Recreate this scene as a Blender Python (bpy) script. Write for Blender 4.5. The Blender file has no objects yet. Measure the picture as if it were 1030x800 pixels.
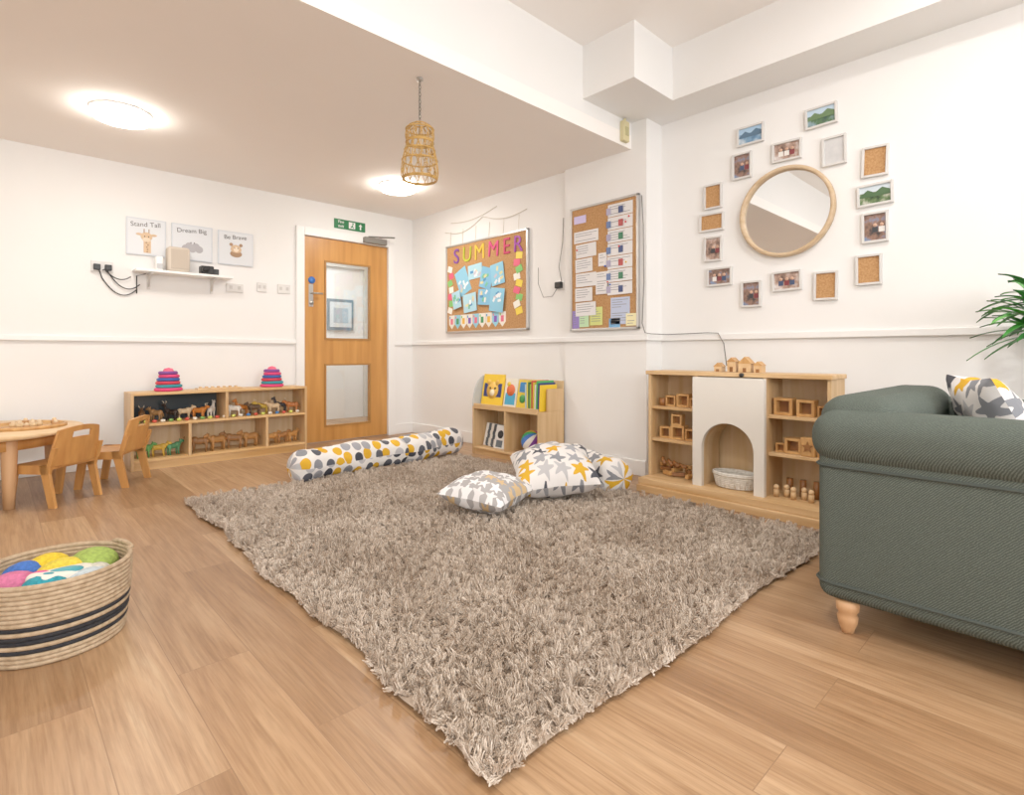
import bpy, bmesh, math, random
from mathutils import Vector, Matrix, Euler
random.seed(4)
R=math.radians
sc=bpy.context.scene
# ------------------------------------------------------------------ materials
def lin(c):
    if isinstance(c,str):
        c=c.lstrip('#'); c=[int(c[i:i+2],16)/255 for i in (0,2,4)]
    return tuple((x/12.92 if x<=.04045 else ((x+.055)/1.055)**2.4) for x in c)+(1,)
def mat(name,col,rough=.5,metal=0,spec=.5,emis=None,es=0):
    m=bpy.data.materials.new(name); m.use_nodes=True
    b=m.node_tree.nodes['Principled BSDF']
    b.inputs['Base Color'].default_value=lin(col); b.inputs['Roughness'].default_value=rough
    b.inputs['Metallic'].default_value=metal; b.inputs['Specular IOR Level'].default_value=spec
    if emis: b.inputs['Emission Color'].default_value=lin(emis); b.inputs['Emission Strength'].default_value=es
    return m
def N(m,t,**k):
    n=m.node_tree.nodes.new(t)
    for a,v in k.items(): setattr(n,a,v)
    return n
def LK(m,a,b): m.node_tree.links.new(a,b)
def ramp(m,stops,interp='LINEAR'):
    r=N(m,'ShaderNodeValToRGB'); e=r.color_ramp; e.interpolation=interp
    while len(e.elements)<len(stops): e.elements.new(.5)
    for i,(p,c) in enumerate(stops):
        e.elements[i].position=p; e.elements[i].color=lin(c)
    return r
def coords(m,scale=(1,1,1),rot=(0,0,0),kind='Object'):
    tc=N(m,'ShaderNodeTexCoord'); mp=N(m,'ShaderNodeMapping'); mp.inputs['Scale'].default_value=scale; mp.inputs['Rotation'].default_value=rot
    LK(m,tc.outputs[kind],mp.inputs[0]); return mp.outputs[0]
def bump(m,h,strength=.3,dist=.01):
    b=N(m,'ShaderNodeBump'); b.inputs['Strength'].default_value=strength; b.inputs['Distance'].default_value=dist
    LK(m,h,b.inputs['Height']); LK(m,b.outputs[0],m.node_tree.nodes['Principled BSDF'].inputs['Normal'])
def noisy(name,c1,c2,scale=(5,5,5),rough=.5,ns=1,detail=4,bs=0,p=(.3,.7),spec=.5):
    m=mat(name,c1,rough,spec=spec); v=coords(m,scale); n=N(m,'ShaderNodeTexNoise'); n.inputs['Scale'].default_value=ns; n.inputs['Detail'].default_value=detail
    LK(m,v,n.inputs['Vector']); r=ramp(m,[(p[0],c1),(p[1],c2)]); LK(m,n.outputs[0],r.inputs[0]); LK(m,r.outputs[0],m.node_tree.nodes['Principled BSDF'].inputs['Base Color'])
    if bs: bump(m,n.outputs[0],bs)
    return m
M_wall=noisy('wall_paint','#efedeb','#ecebe8',(2,2,2),.75,p=(.3,.7),spec=.2)
M_ceil=noisy('ceiling_paint','#faf5f0','#f8f3ee',(2,2,2),.8,spec=.2)
M_trim=mat('trim_gloss_white','#efeeec',.4)
M_white=mat('white_plastic','#f2f0ee',.4)
M_black=mat('black_plastic','#141416',.4)
M_metal=mat('brushed_steel','#b9b7b3',.3,1)
M_silver=mat('aluminium','#c9c8c6',.35,.8)
def wood(name,c1,c2,axis=0,sc_=1.0,rough=.45):
    s=[22*sc_]*3; s[axis]=1.6*sc_
    return noisy(name,c1,c2,tuple(s),rough,1,6,.05,(.35,.68))
M_birchX=wood('birch_grain_x','#d9b27c','#c69758',0)
M_birchY=wood('birch_grain_y','#d9b484','#c39760',1)
M_birchZ=wood('birch_grain_z','#d6b384','#c09662',2)
M_birchZi=wood('birch_light_inside','#ddc097','#cfab7a',2)
M_door=wood('oak_veneer_door','#ca904a','#b27838',2,.7,.35)
M_oak=wood('oak_chair','#cc9350','#b5793e',2)
M_maple=wood('maple_table','#dfbf92','#ceA572',0)
M_leg=wood('beech_leg','#d3a577','#bd8b5e',2)
M_toyw=wood('toy_wood','#d3a365','#b37d42',2)
M_toyd=wood('toy_wood_dark','#986230','#764820',2)
# floor planks
M_floor=mat('oak_plank_vinyl','#c99b6d',.36,spec=.4)
def build_floor(m):
    bs=m.node_tree.nodes['Principled BSDF']
    v=coords(m,(1,1,1),(0,0,R(90)))
    br=N(m,'ShaderNodeTexBrick'); br.offset=.37; br.inputs['Scale'].default_value=1; br.inputs['Brick Width'].default_value=1.25; br.inputs['Row Height'].default_value=.185
    br.inputs['Mortar Size'].default_value=.0013; br.inputs['Mortar Smooth'].default_value=.3; br.inputs['Bias'].default_value=0
    br.inputs['Color1'].default_value=(0,0,0,1); br.inputs['Color2'].default_value=(1,1,1,1); br.inputs['Mortar'].default_value=(.5,.5,.5,1)
    LK(m,v,br.inputs['Vector'])
    tc=N(m,'ShaderNodeTexCoord')
    off=N(m,'ShaderNodeVectorMath',operation='SCALE'); off.inputs['Scale'].default_value=37
    LK(m,br.outputs['Color'],off.inputs[0])
    def grain(s,det,dist):
        mp=N(m,'ShaderNodeMapping'); mp.inputs['Scale'].default_value=s; LK(m,tc.outputs['Object'],mp.inputs[0])
        add=N(m,'ShaderNodeVectorMath',operation='ADD'); LK(m,mp.outputs[0],add.inputs[0]); LK(m,off.outputs[0],add.inputs[1])
        n=N(m,'ShaderNodeTexNoise'); n.inputs['Scale'].default_value=1; n.inputs['Detail'].default_value=det; n.inputs['Roughness'].default_value=.65; n.inputs['Distortion'].default_value=dist
        LK(m,add.outputs[0],n.inputs['Vector']); return n
    n=grain((13,1.1,1),8,.9); n2=grain((110,4,1),3,.2)
    r=ramp(m,[(.28,'#9d7855'),(.45,'#b08b66'),(.6,'#bd9a75'),(.78,'#c9ad8a')]); LK(m,n.outputs[0],r.inputs[0])
    rf=ramp(m,[(.3,'#d3cbc2'),(.6,'#ffffff')]); LK(m,n2.outputs[0],rf.inputs[0])
    h0=N(m,'ShaderNodeMix',data_type='RGBA',blend_type='MULTIPLY'); h0.inputs[0].default_value=.8; LK(m,r.outputs[0],h0.inputs[6]); LK(m,rf.outputs[0],h0.inputs[7])
    hs=N(m,'ShaderNodeMix',data_type='RGBA',blend_type='MULTIPLY'); hs.inputs[0].default_value=1
    r2=ramp(m,[(0,'#d6ccc2'),(.5,'#efe9e3'),(1,'#ffffff')]); LK(m,br.outputs['Color'],r2.inputs[0])
    LK(m,h0.outputs[2],hs.inputs[6]); LK(m,r2.outputs[0],hs.inputs[7])
    mx=N(m,'ShaderNodeMix',data_type='RGBA'); mx.inputs[7].default_value=lin('#75553a')
    fac=N(m,'ShaderNodeMath',operation='MULTIPLY'); fac.inputs[1].default_value=.6; LK(m,br.outputs['Fac'],fac.inputs[0])
    LK(m,fac.outputs[0],mx.inputs[0]); LK(m,hs.outputs[2],mx.inputs[6]); LK(m,mx.outputs[2],bs.inputs['Base Color'])
    bump(m,n2.outputs[0],.05,.003)
build_floor(M_floor)
M_cork=noisy('cork','#c39664','#a67443',(90,90,90),.85,1,3,.1)
M_sofa=mat('olive_grey_upholstery','#59615a',.95,spec=.15)
def fab(m,c1,c2,s=260,b=.35):
    v=coords(m); w=N(m,'ShaderNodeTexWave',wave_type='BANDS',bands_direction='DIAGONAL'); w.inputs['Scale'].default_value=s/4; w.inputs['Distortion'].default_value=3; w.inputs['Detail'].default_value=2
    LK(m,v,w.inputs['Vector']); n=N(m,'ShaderNodeTexNoise'); n.inputs['Scale'].default_value=s; LK(m,v,n.inputs['Vector'])
    mx=N(m,'ShaderNodeMath',operation='MULTIPLY'); LK(m,w.outputs[1],mx.inputs[0]); LK(m,n.outputs[0],mx.inputs[1])
    r=ramp(m,[(.1,c1),(.6,c2)]); LK(m,mx.outputs[0],r.inputs[0]); LK(m,r.outputs[0],m.node_tree.nodes['Principled BSDF'].inputs['Base Color']); bump(m,mx.outputs[0],b,.003)
fab(M_sofa,'#444b45','#666e66',330)
def printed(name,base,cols,scale=10,rad=.42,star=False,rnd=.35,aspect=1.0,gap=1.0):
    """2-D printed motif (pebble spots or five point stars) in the cloth's own UV space (metres)"""
    m=mat(name,base,.85,spec=.15); tc=N(m,'ShaderNodeTexCoord'); mp=N(m,'ShaderNodeMapping'); mp.inputs['Scale'].default_value=(scale,scale*aspect,1); LK(m,tc.outputs['UV'],mp.inputs[0])
    vo=N(m,'ShaderNodeTexVoronoi',voronoi_dimensions='2D'); vo.inputs['Scale'].default_value=1; vo.inputs['Randomness'].default_value=rnd; LK(m,mp.outputs[0],vo.inputs['Vector'])
    lt=N(m,'ShaderNodeMath',operation='LESS_THAN'); LK(m,vo.outputs['Distance'],lt.inputs[0]); lt.inputs[1].default_value=rad
    sep=N(m,'ShaderNodeSeparateColor'); LK(m,vo.outputs['Color'],sep.inputs[0])
    if star:
        sub=N(m,'ShaderNodeVectorMath',operation='SUBTRACT'); LK(m,mp.outputs[0],sub.inputs[0]); LK(m,vo.outputs['Position'],sub.inputs[1])
        sx=N(m,'ShaderNodeSeparateXYZ'); LK(m,sub.outputs[0],sx.inputs[0])
        at=N(m,'ShaderNodeMath',operation='ARCTAN2'); LK(m,sx.outputs[1],at.inputs[0]); LK(m,sx.outputs[0],at.inputs[1])
        mul=N(m,'ShaderNodeMath',operation='MULTIPLY'); mul.inputs[1].default_value=2.5; LK(m,at.outputs[0],mul.inputs[0])
        si=N(m,'ShaderNodeMath',operation='SINE'); LK(m,mul.outputs[0],si.inputs[0])
        ab=N(m,'ShaderNodeMath',operation='ABSOLUTE'); LK(m,si.outputs[0],ab.inputs[0])
        ma=N(m,'ShaderNodeMath',operation='MULTIPLY_ADD'); ma.inputs[1].default_value=-.55*rad; ma.inputs[2].default_value=rad; LK(m,ab.outputs[0],ma.inputs[0])
        LK(m,ma.outputs[0],lt.inputs[1])
    k=len(cols); r=ramp(m,[(i/k,c) for i,c in enumerate(cols)],'CONSTANT'); LK(m,sep.outputs[0],r.inputs[0])
    mx=N(m,'ShaderNodeMix',data_type='RGBA'); LK(m,lt.outputs[0],mx.inputs[0]); mx.inputs[6].default_value=lin(base); LK(m,r.outputs[0],mx.inputs[7])
    LK(m,mx.outputs[2],m.node_tree.nodes['Principled BSDF'].inputs['Base Color'])
    n=N(m,'ShaderNodeTexNoise'); n.inputs['Scale'].default_value=14; LK(m,tc.outputs['Object'],n.inputs['Vector']); bump(m,n.outputs[0],.3,.02)
    return m
DC=['#d9a52e','#83858c','#41434b','#9a9ba1','#dba92f','#55575f','#b9b8bb']
M_dots=printed('spotted_cotton','#e8e4e0',DC,12.5,.42,rnd=.4,aspect=.8)
M_stars=printed('star_cotton','#e9e5e2',['#d9a52e','#8a8c92','#4d4f57','#a4a5aa','#dba92f','#85878d','#bdbcbe'],8.6,.57,star=True,rnd=.3)
M_stargrey=printed('grey_star_cotton','#aaa7a6',['#ebe9e8','#f2f0f0','#e6e3e2','#ebe9e8','#d8b98a'],13,.56,star=True,rnd=.3)
M_rug=mat('shaggy_wool','#bba996',.95,spec=.05)
def build_rug(m):
    hi=N(m,'ShaderNodeHairInfo'); r=ramp(m,[(0,'#b5a391'),(.5,'#cebdab'),(1,'#e5d8c9')]); LK(m,hi.outputs['Random'],r.inputs[0])
    v=coords(m); n=N(m,'ShaderNodeTexNoise'); n.inputs['Scale'].default_value=2.2; n.inputs['Detail'].default_value=3; LK(m,v,n.inputs['Vector'])
    r2=ramp(m,[(.35,'#ded8d2'),(.65,'#ffffff')]); LK(m,n.outputs[0],r2.inputs[0])
    mx=N(m,'ShaderNodeMix',data_type='RGBA',blend_type='MULTIPLY'); mx.inputs[0].default_value=1; LK(m,r.outputs[0],mx.inputs[6]); LK(m,r2.outputs[0],mx.inputs[7])
    LK(m,mx.outputs[2],m.node_tree.nodes['Principled BSDF'].inputs['Base Color'])
build_rug(M_rug)
M_rope=noisy('jute_rope','#bda587','#9e8566',(60,60,60),.9,1,3,.2)
M_ropeblk=noisy('black_rope','#26262a','#15151a',(60,60,60),.9)
M_rattan=noisy('rattan','#cfa65c','#ad823c',(40,40,40),.6)
M_wick=noisy('white_wicker','#eeebe4','#d4cfc4',(60,60,60),.8)
M_lamp=mat('lamp_diffuser','#ffffff',.4,emis='#fff6ea',es=38)
M_glass=bpy.data.materials.new('door_glass'); M_glass.use_nodes=True
nt=M_glass.node_tree; nt.nodes.clear(); o_=nt.nodes.new('ShaderNodeOutputMaterial'); mx=nt.nodes.new('ShaderNodeMixShader'); mx.inputs[0].default_value=.08
t_=nt.nodes.new('ShaderNodeBsdfTransparent'); t_.inputs[0].default_value=(.95,.97,.97,1); g_=nt.nodes.new('ShaderNodeBsdfGlossy'); g_.inputs['Roughness'].default_value=.02
nt.links.new(t_.outputs[0],mx.inputs[1]); nt.links.new(g_.outputs[0],mx.inputs[2]); nt.links.new(mx.outputs[0],o_.inputs[0])
M_mirror=mat('mirror_silver','#e6e8e8',.02,1)
M_paper=mat('paper_white','#efeeee',.6)
_cc={}
def C(col,rough=.5):
    k=(col,rough)
    if k not in _cc: _cc[k]=mat('paint_'+col.strip('#'),col,rough)
    return _cc[k]
# ------------------------------------------------------------------ builder
class B:
    def __init__(s,name): s.name=name; s.bm=bmesh.new(); s.mats=[]
    def mi(s,m):
        if m not in s.mats: s.mats.append(m)
        return s.mats.index(m)
    def merge(s,t,m,smooth=False,M=None):
        i=s.mi(m)
        if M is not None: t.transform(M)
        bmesh.ops.recalc_face_normals(t,faces=t.faces[:])
        for f in t.faces: f.material_index=i; f.smooth=smooth
        me=bpy.data.meshes.new('t'); t.to_mesh(me); t.free(); s.bm.from_mesh(me); bpy.data.meshes.remove(me)
    def box(s,x0,x1,y0,y1,z0,z1,m,bev=0,seg=2,M=None):
        t=bmesh.new(); bmesh.ops.create_cube(t,size=1)
        for v in t.verts: v.co=Vector(((x0+x1)/2+v.co.x*(x1-x0),(y0+y1)/2+v.co.y*(y1-y0),(z0+z1)/2+v.co.z*(z1-z0)))
        if bev: bmesh.ops.bevel(t,geom=t.edges[:],offset=bev,segments=seg,profile=.5,affect='EDGES',clamp_overlap=True)
        s.merge(t,m,seg>3 and bev>0,M)
    def lathe(s,prof,c,m,seg=32,M=None,smooth=True,sx=1,sy=1):
        t=bmesh.new(); rings=[]
        for r,z in prof:
            if r<1e-5: rings.append([t.verts.new((c[0],c[1],c[2]+z))])
            else: rings.append([t.verts.new((c[0]+sx*r*math.cos(2*math.pi*i/seg),c[1]+sy*r*math.sin(2*math.pi*i/seg),c[2]+z)) for i in range(seg)])
        for a,b in zip(rings,rings[1:]):
            for i in range(seg):
                j=(i+1)%seg
                if len(a)==1 and len(b)==1: continue
                if len(a)==1: t.faces.new((a[0],b[i],b[j]))
                elif len(b)==1: t.faces.new((a[i],a[j],b[0]))
                else: t.faces.new((a[i],a[j],b[j],b[i]))
        s.merge(t,m,smooth,M)
    def cyl(s,c,r,h,m,seg=24,r2=None,M=None,smooth=True):
        r2=r if r2 is None else r2
        s.lathe([(0,0),(r,0),(r2,h),(0,h)],c,m,seg,M,smooth)
    def ell(s,c,r,m,M=None,seg=20):
        t=bmesh.new(); bmesh.ops.create_uvsphere(t,u_segments=seg,v_segments=max(8,seg//2),radius=1)
        if isinstance(r,(int,float)): r=(r,r,r)
        for v in t.verts: v.co=Vector((v.co.x*r[0],v.co.y*r[1],v.co.z*r[2]))
        if M is not None: t.transform(M)
        t.transform(Matrix.Translation(c)); s.merge(t,m,True)
    def tube(s,pts,r,m,seg=8,closed=False,M=None):
        pts=[Vector(p) for p in pts]; n=len(pts); t=bmesh.new(); rings=[]
        rr=r if isinstance(r,(list,tuple)) else [r]*n
        for i,p in enumerate(pts):
            a=pts[(i-1)%n] if (closed or i>0) else p; b=pts[(i+1)%n] if (closed or i<n-1) else p
            d=(b-a).normalized(); up=Vector((0,0,1)) if abs(d.z)<.9 else Vector((1,0,0))
            u=d.cross(up).normalized(); w=u.cross(d)
            rings.append([t.verts.new(p+rr[i]*(math.cos(2*math.pi*k/seg)*u+math.sin(2*math.pi*k/seg)*w)) for k in range(seg)])
        for i in range(n if closed else n-1):
            a=rings[i]; b=rings[(i+1)%n]
            for k in range(seg):
                q=(k+1)%seg; t.faces.new((a[k],a[q],b[q],b[k]))
        if not closed:
            t.faces.new(rings[0]); t.faces.new(rings[-1])
        s.merge(t,m,True,M)
    def prism(s,poly,h,m,M=None,bev=0):
        t=bmesh.new(); vs=[t.verts.new((p[0],p[1],0)) for p in poly]; f=t.faces.new(vs)
        e=bmesh.ops.extrude_face_region(t,geom=[f]); 
        for v in e['geom']:
            if isinstance(v,bmesh.types.BMVert): v.co.z+=h
        bmesh.ops.triangulate(t,faces=[f for f in t.faces if len(f.verts)>4])
        s.merge(t,m,False,M)
    def grid(s,fn,nu,nv,m,smooth=True,M=None,uv=None,uvo=(0,0)):
        t=bmesh.new(); g=[[t.verts.new(fn(i/nu,j/nv)) for j in range(nv+1)] for i in range(nu+1)]
        L=t.loops.layers.uv.new('UVMap') if uv else None
        for i in range(nu):
            for j in range(nv):
                f=t.faces.new((g[i][j],g[i+1][j],g[i+1][j+1],g[i][j+1]))
                if uv:
                    for lp,(a,b_) in zip(f.loops,((i,j),(i+1,j),(i+1,j+1),(i,j+1))): lp[L].uv=(uvo[0]+uv[0]*a/nu,uvo[1]+uv[1]*b_/nv)
        bmesh.ops.remove_doubles(t,verts=t.verts[:],dist=1e-5); s.merge(t,m,smooth,M)
    def text(s,body,size,m,M,ext=.001,align='CENTER',off=0):
        cu=bpy.data.curves.new('t','FONT'); cu.body=body; cu.size=size; cu.extrude=ext; cu.align_x=align; cu.align_y='CENTER'; cu.offset=off
        ob=bpy.data.objects.new('t',cu); bpy.context.collection.objects.link(ob)
        dg=bpy.context.evaluated_depsgraph_get(); me=bpy.data.meshes.new_from_object(ob.evaluated_get(dg))
        t=bmesh.new(); t.from_mesh(me); bpy.data.objects.remove(ob); bpy.data.meshes.remove(me); s.merge(t,m,False,M)
    def done(s,origin=True,M=None):
        me=bpy.data.meshes.new(s.name); 
        if M is not None: s.bm.transform(M)
        s.bm.to_mesh(me); s.bm.free()
        for m in s.mats: me.materials.append(m)
        ob=bpy.data.objects.new(s.name,me); bpy.context.collection.objects.link(ob)
        if origin and len(me.vertices):
            xs=[v.co for v in me.vertices]; c=Vector([(min(v[i] for v in xs)+max(v[i] for v in xs))/2 for i in range(3)]); c.z=min(v.z for v in xs)
            me.transform(Matrix.Translation(-c)); ob.location=c
        return ob
def T(*a): return Matrix.Translation(a)
def RX(a): return Matrix.Rotation(R(a),4,'X')
def RY(a): return Matrix.Rotation(R(a),4,'Y')
def RZ(a): return Matrix.Rotation(R(a),4,'Z')
def onR(x,y,z): return T(x,y,z)@RZ(-90)@RX(90)
def onD(x,y,z): return T(x,y,z)@RX(90)
def simple(name,*a,**k):
    b=B(name); b.box(*a,**k); return b.done(origin=False)
# ------------------------------------------------------------------ room shell
DY=5.22; AX=3.43; BX=3.40; CX=3.60; LZ=2.38; HZ=2.92; FY=2.30; LX=-2.7; RY_=-2.6
simple('floor',LX-.1,4.4,RY_-.1,7.1,-.1,0,M_floor)
b=B('wall_door_side')
b.box(LX-.1,2.19,DY,DY+.12,0,LZ+.1,M_wall); b.box(3.11,3.55,DY,DY+.12,0,LZ+.1,M_wall); b.box(2.19,3.11,DY,DY+.12,2.03,LZ+.1,M_wall); b.done(False)
simple('wall_right_far',AX,AX+.3,2.94,DY,0,LZ+.1,M_wall)
simple('wall_right_mid',BX,AX+.3,2.17,2.94,0,HZ,M_wall)
simple('wall_right_near',CX,CX+.13,RY_-.1,2.17,0,HZ+.1,M_wall)
simple('wall_left',LX-.1,LX,RY_-.1,DY,0,HZ+.1,M_wall)
b=B('wall_rear')
b.box(LX,CX,RY_-.1,RY_,0,.9,M_wall); b.box(LX,CX,RY_-.1,RY_,2.4,HZ+.1,M_wall)
for a,c in ((LX,-1.8),(-.2,.8),(2.4,CX)): b.box(a,c,RY_-.1,RY_,.9,2.4,M_wall)
b.done(False)
for i,(a,c) in enumerate(((-1.8,-.2),(.8,2.4))):
    b=B('window_%d'%(i+1))
    for q in ((a,a+.06,.9,2.4),(c-.06,c,.9,2.4),(a,c,.9,.96),(a,c,2.34,2.4),((a+c)/2-.03,(a+c)/2+.03,.9,2.4),(a,c,1.8,1.85)):
        b.box(q[0],q[1],RY_-.08,RY_-.02,q[2],q[3],M_trim)
    b.done(False)
b=B('ceiling'); b.box(LX,AX+.1,FY,DY,LZ,LZ+.1,M_ceil); b.done(False)
b=B('ceiling_upper'); b.box(LX,CX,RY_,FY+.1,HZ,HZ+.1,M_ceil); b.done(False)
simple('wall_ceiling_step',LX,BX,FY,FY+.1,LZ+.1,HZ,M_wall)
b=B('beam_boxing'); b.box(2.84,CX,1.90,FY,2.57,HZ,M_wall); b.box(3.29,CX,RY_,1.90,2.57,HZ,M_wall); b.done(False)
b=B('wall_corridor'); b.box(1.0,4.3,7.0,7.1,0,2.5,M_wall); b.box(.9,1.0,DY+.12,7.1,0,2.5,M_wall); b.box(4.3,4.4,DY+.12,7.1,0,2.5,M_wall); b.box(3.55,4.4,DY+.02,DY+.12,0,2.5,M_wall); b.done(False)
simple('ceiling_corridor',.9,4.4,DY+.12,7.1,2.5,2.6,M_ceil)
b=B('corridor_poster'); b.box(3.25,3.62,6.97,6.995,1.2,1.62,C('#6d7f8c')); b.box(3.28,3.59,6.965,6.97,1.24,1.58,C('#d3dade')); b.box(3.33,3.54,6.96,6.965,1.3,1.5,C('#aab8c4')); b.done()
b=B('corridor_door_frame'); b.box(3.78,3.88,6.95,6.995,.002,2.05,C('#c9c4bc')); b.box(2.98,3.06,6.95,6.995,.002,2.05,C('#c9c4bc')); b.box(2.98,3.88,6.95,6.995,2.05,2.13,C('#c9c4bc')); b.done()
def trim(name,segs):
    b=B(name)
    for s in segs: b.box(*s,M_trim,.004)
    b.done(False)
trim('trim_1',[(LX,2.11,DY-.022,DY,.975,1.015),(3.19,AX,DY-.022,DY,.975,1.015)])
trim('trim_2',[(AX-.022,AX,2.94,DY,.975,1.015),(BX-.022,BX,2.17,2.962,.975,1.015),(BX-.022,CX,2.148,2.17,.975,1.015),(CX-.022,CX,RY_,2.15,.975,1.015)])
trim('baseboard_door_side',[(LX,2.11,DY-.018,DY,0,.11),(3.19,AX,DY-.018,DY,0,.11)])
trim('baseboard_right',[(AX-.018,AX,2.94,DY-.02,0,.11),(BX-.018,BX,2.17,2.94,0,.11),(CX-.018,CX,RY_,2.15,0,.11)])
trim('trim_3',[(2.11,2.19,DY-.03,DY,0,2.11),(3.11,3.19,DY-.03,DY,0,2.11),(2.19,3.11,DY-.03,DY,2.03,2.11)])
# door
b=B('door_1'); a0,a1=2.195,3.105; y0,y1=DY+.0,DY+.045
for q in ((a0,2.41,.01,2.025),(2.90,a1,.01,2.025),(2.41,2.90,.01,.16),(2.41,2.90,.77,1.03),(2.41,2.90,1.80,2.025)): b.box(q[0],q[1],y0,y1,q[2],q[3],M_door)
for z0,z1 in ((.16,.77),(1.03,1.80)):
    b.box(2.41,2.90,y0+.02,y0+.026,z0,z1,M_glass)
    for q in ((2.40,2.418,z0-.01,z1+.01),(2.892,2.91,z0-.01,z1+.01),(2.418,2.892,z0-.01,z0+.008),(2.418,2.892,z1-.008,z1+.01)): b.box(q[0],q[1],y0-.008,y0+.01,q[2],q[3],C('#a07034'))
b.box(2.24,2.285,y0-.006,y0,1.34,1.56,M_metal,.002); b.tube([(2.262,y0-.006,1.47),(2.262,y0-.05,1.47),(2.36,y0-.052,1.47)],.009,M_metal)
b.cyl((0,0,0),.035,.004,C('#2f67b5'),M=T(2.27,y0,1.60)@RX(90)); b.cyl((0,0,0),.02,.02,M_metal,M=T(2.262,y0-.004,1.38)@RX(90))
b.done()
b=B('door_closer'); b.box(2.80,3.06,DY-.085,DY-.032,2.035,2.095,C('#77736c'),.006); b.tube([(2.85,DY-.06,2.10),(3.1,DY-.16,2.11),(3.0,DY-.03,2.12)],.008,C('#77736c')); b.done()
b=B('fire_exit_sign'); b.box(2.50,2.84,DY-.012,DY-.001,2.15,2.245,C('#0e6f3c')); b.text('Fire\nexit',.042,M_paper,onD(2.57,DY-.013,2.197)); b.box(2.655,2.725,DY-.014,DY-.012,2.165,2.23,M_paper); b.ell((2.70,DY-.015,2.218),(.008,.002,.008),C('#12834a')); b.tube([(2.70,DY-.016,2.207),(2.69,DY-.016,2.19),(2.675,DY-.016,2.175)],.005,C('#12834a')); b.tube([(2.69,DY-.016,2.19),(2.705,DY-.016,2.172)],.005,C('#12834a'))
b.prism([(-.02,.005),(0,.03),(.02,.005),(.007,.005),(.007,-.03),(-.007,-.03),(-.007,.005)],.002,M_paper,M=onD(2.785,DY-.012,2.197)); b.done()
# posters
def poster(x0,x1,z0,z1,txt,kind):
    b=B('nursery_animal_print'); b.box(x0,x1,DY-.018,DY-.002,z0,z1,C('#cfd4db'),.002); b.box(x0+.010,x1-.010,DY-.019,DY-.0175,z0+.010,z1-.010,C('#dcdfe3'))
    x=(x0+x1)/2; Y=DY-.02
    b.text(txt,.052,C('#55524f'),onD(x-.005,Y,z1-.05)@RZ(4))
    tan=C('#d3b38f'); br=C('#a07d5c'); gy=C('#aeabaf')
    if kind==0:
        b.ell((x,Y,z0+.15),(.04,.003,.035),tan); b.ell((x,Y-.001,z0+.125),(.028,.003,.02),C('#e6cdb2')); b.ell((x-.05,Y,z0+.165),(.022,.002,.01),tan); b.ell((x+.05,Y,z0+.165),(.022,.002,.01),tan)
        b.box(x-.02,x-.013,Y-.002,Y,z0+.18,z0+.21,br); b.box(x+.013,x+.02,Y-.002,Y,z0+.18,z0+.21,br); b.box(x-.02,x+.03,Y-.001,Y+.001,z0+.02,z0+.12,tan)
        for q in range(5): b.ell((x+.005+.012*math.sin(q*3),Y-.002,z0+.03+.018*q),(.006,.002,.006),br)
    elif kind==1:
        for k in range(5): b.ell((x-.05+.025*k,Y,z0+.10+.02*(k%2)),(.03,.002,.03),gy)
    else:
        b.ell((x,Y,z0+.14),(.045,.003,.04),tan); b.ell((x,Y,z0+.10),(.05,.002,.03),br); b.ell((x,Y-.001,z0+.14),(.026,.003,.026),C('#ecd9c2'))
        b.ell((x-.04,Y,z0+.18),(.015,.002,.015),br); b.ell((x+.04,Y,z0+.18),(.015,.002,.015),br)
    for e in (-.013,.013): b.ell((x+e,Y-.004,z0+.15),(.004,.002,.005),M_black)
    b.done()
poster(.77,1.04,1.67,1.965,'Stand Tall',0); poster(1.08,1.385,1.665,1.965,'Dream Big',1); poster(1.43,1.72,1.665,1.96,'Be Brave',2)
b=B('wall_shelf'); b.box(.81,1.51,DY-.17,DY-.001,1.525,1.545,M_white,.003)
for x in (.92,1.38):
    b.box(x-.01,x+.01,DY-.15,DY-.001,1.512,1.5245,C('#d9d6d2')); b.box(x-.01,x+.01,DY-.015,DY-.001,1.40,1.512,C('#d9d6d2')); b.tube([(x,DY-.13,1.515),(x,DY-.05,1.49),(x,DY-.012,1.42)],.007,C('#d9d6d2'))
b.done()
b=B('smart_speaker'); b.box(1.03,1.19,DY-.14,DY-.03,1.546,1.75,C('#cfc2b2'),.025,5); b.box(1.05,1.17,DY-.145,DY-.139,1.57,1.73,C('#bcae9d'),.003); b.done()
b=B('white_router'); b.box(.95,1.0,DY-.13,DY-.04,1.546,1.66,M_white,.012,4); b.box(.955,.995,DY-.134,DY-.129,1.56,1.60,C('#b9b9bb')); b.done()
b=B('camcorder'); b.box(1.27,1.37,DY-.13,DY-.05,1.546,1.62,M_black,.01); b.cyl((0,0,0),.024,.04,M_black,M=T(1.30,DY-.13,1.585)@RX(90)); b.box(1.37,1.41,DY-.12,DY-.06,1.55,1.60,C('#2b2b2e'),.005); b.done()
def socket(x,z,w=.12,h=.075,plug=False,wall='D',name='wall_socket'):
    b=B(name); b.box(x-w/2,x+w/2,DY-.012,DY-.001,z-h/2,z+h/2,C('#dbd9d6'),.003)
    for e in (-w/4,w/4): b.box(x+e-.012,x+e+.012,DY-.014,DY-.011,z-.012,z+.018,C('#c3c0bc'))
    if plug:
        for e in (-w/4,w/4): b.box(x+e-.022,x+e+.022,DY-.045,DY-.012,z-.03,z+.015,M_black,.005)
    b.done()
socket(.62,1.55,.14,.085,True); socket(1.57,1.465,.14,.075); socket(1.80,1.49,.085,.085,name='light_switch'); socket(2.0,1.49,.12,.085,name='light_switch')
b=B('power_cable')
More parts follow.
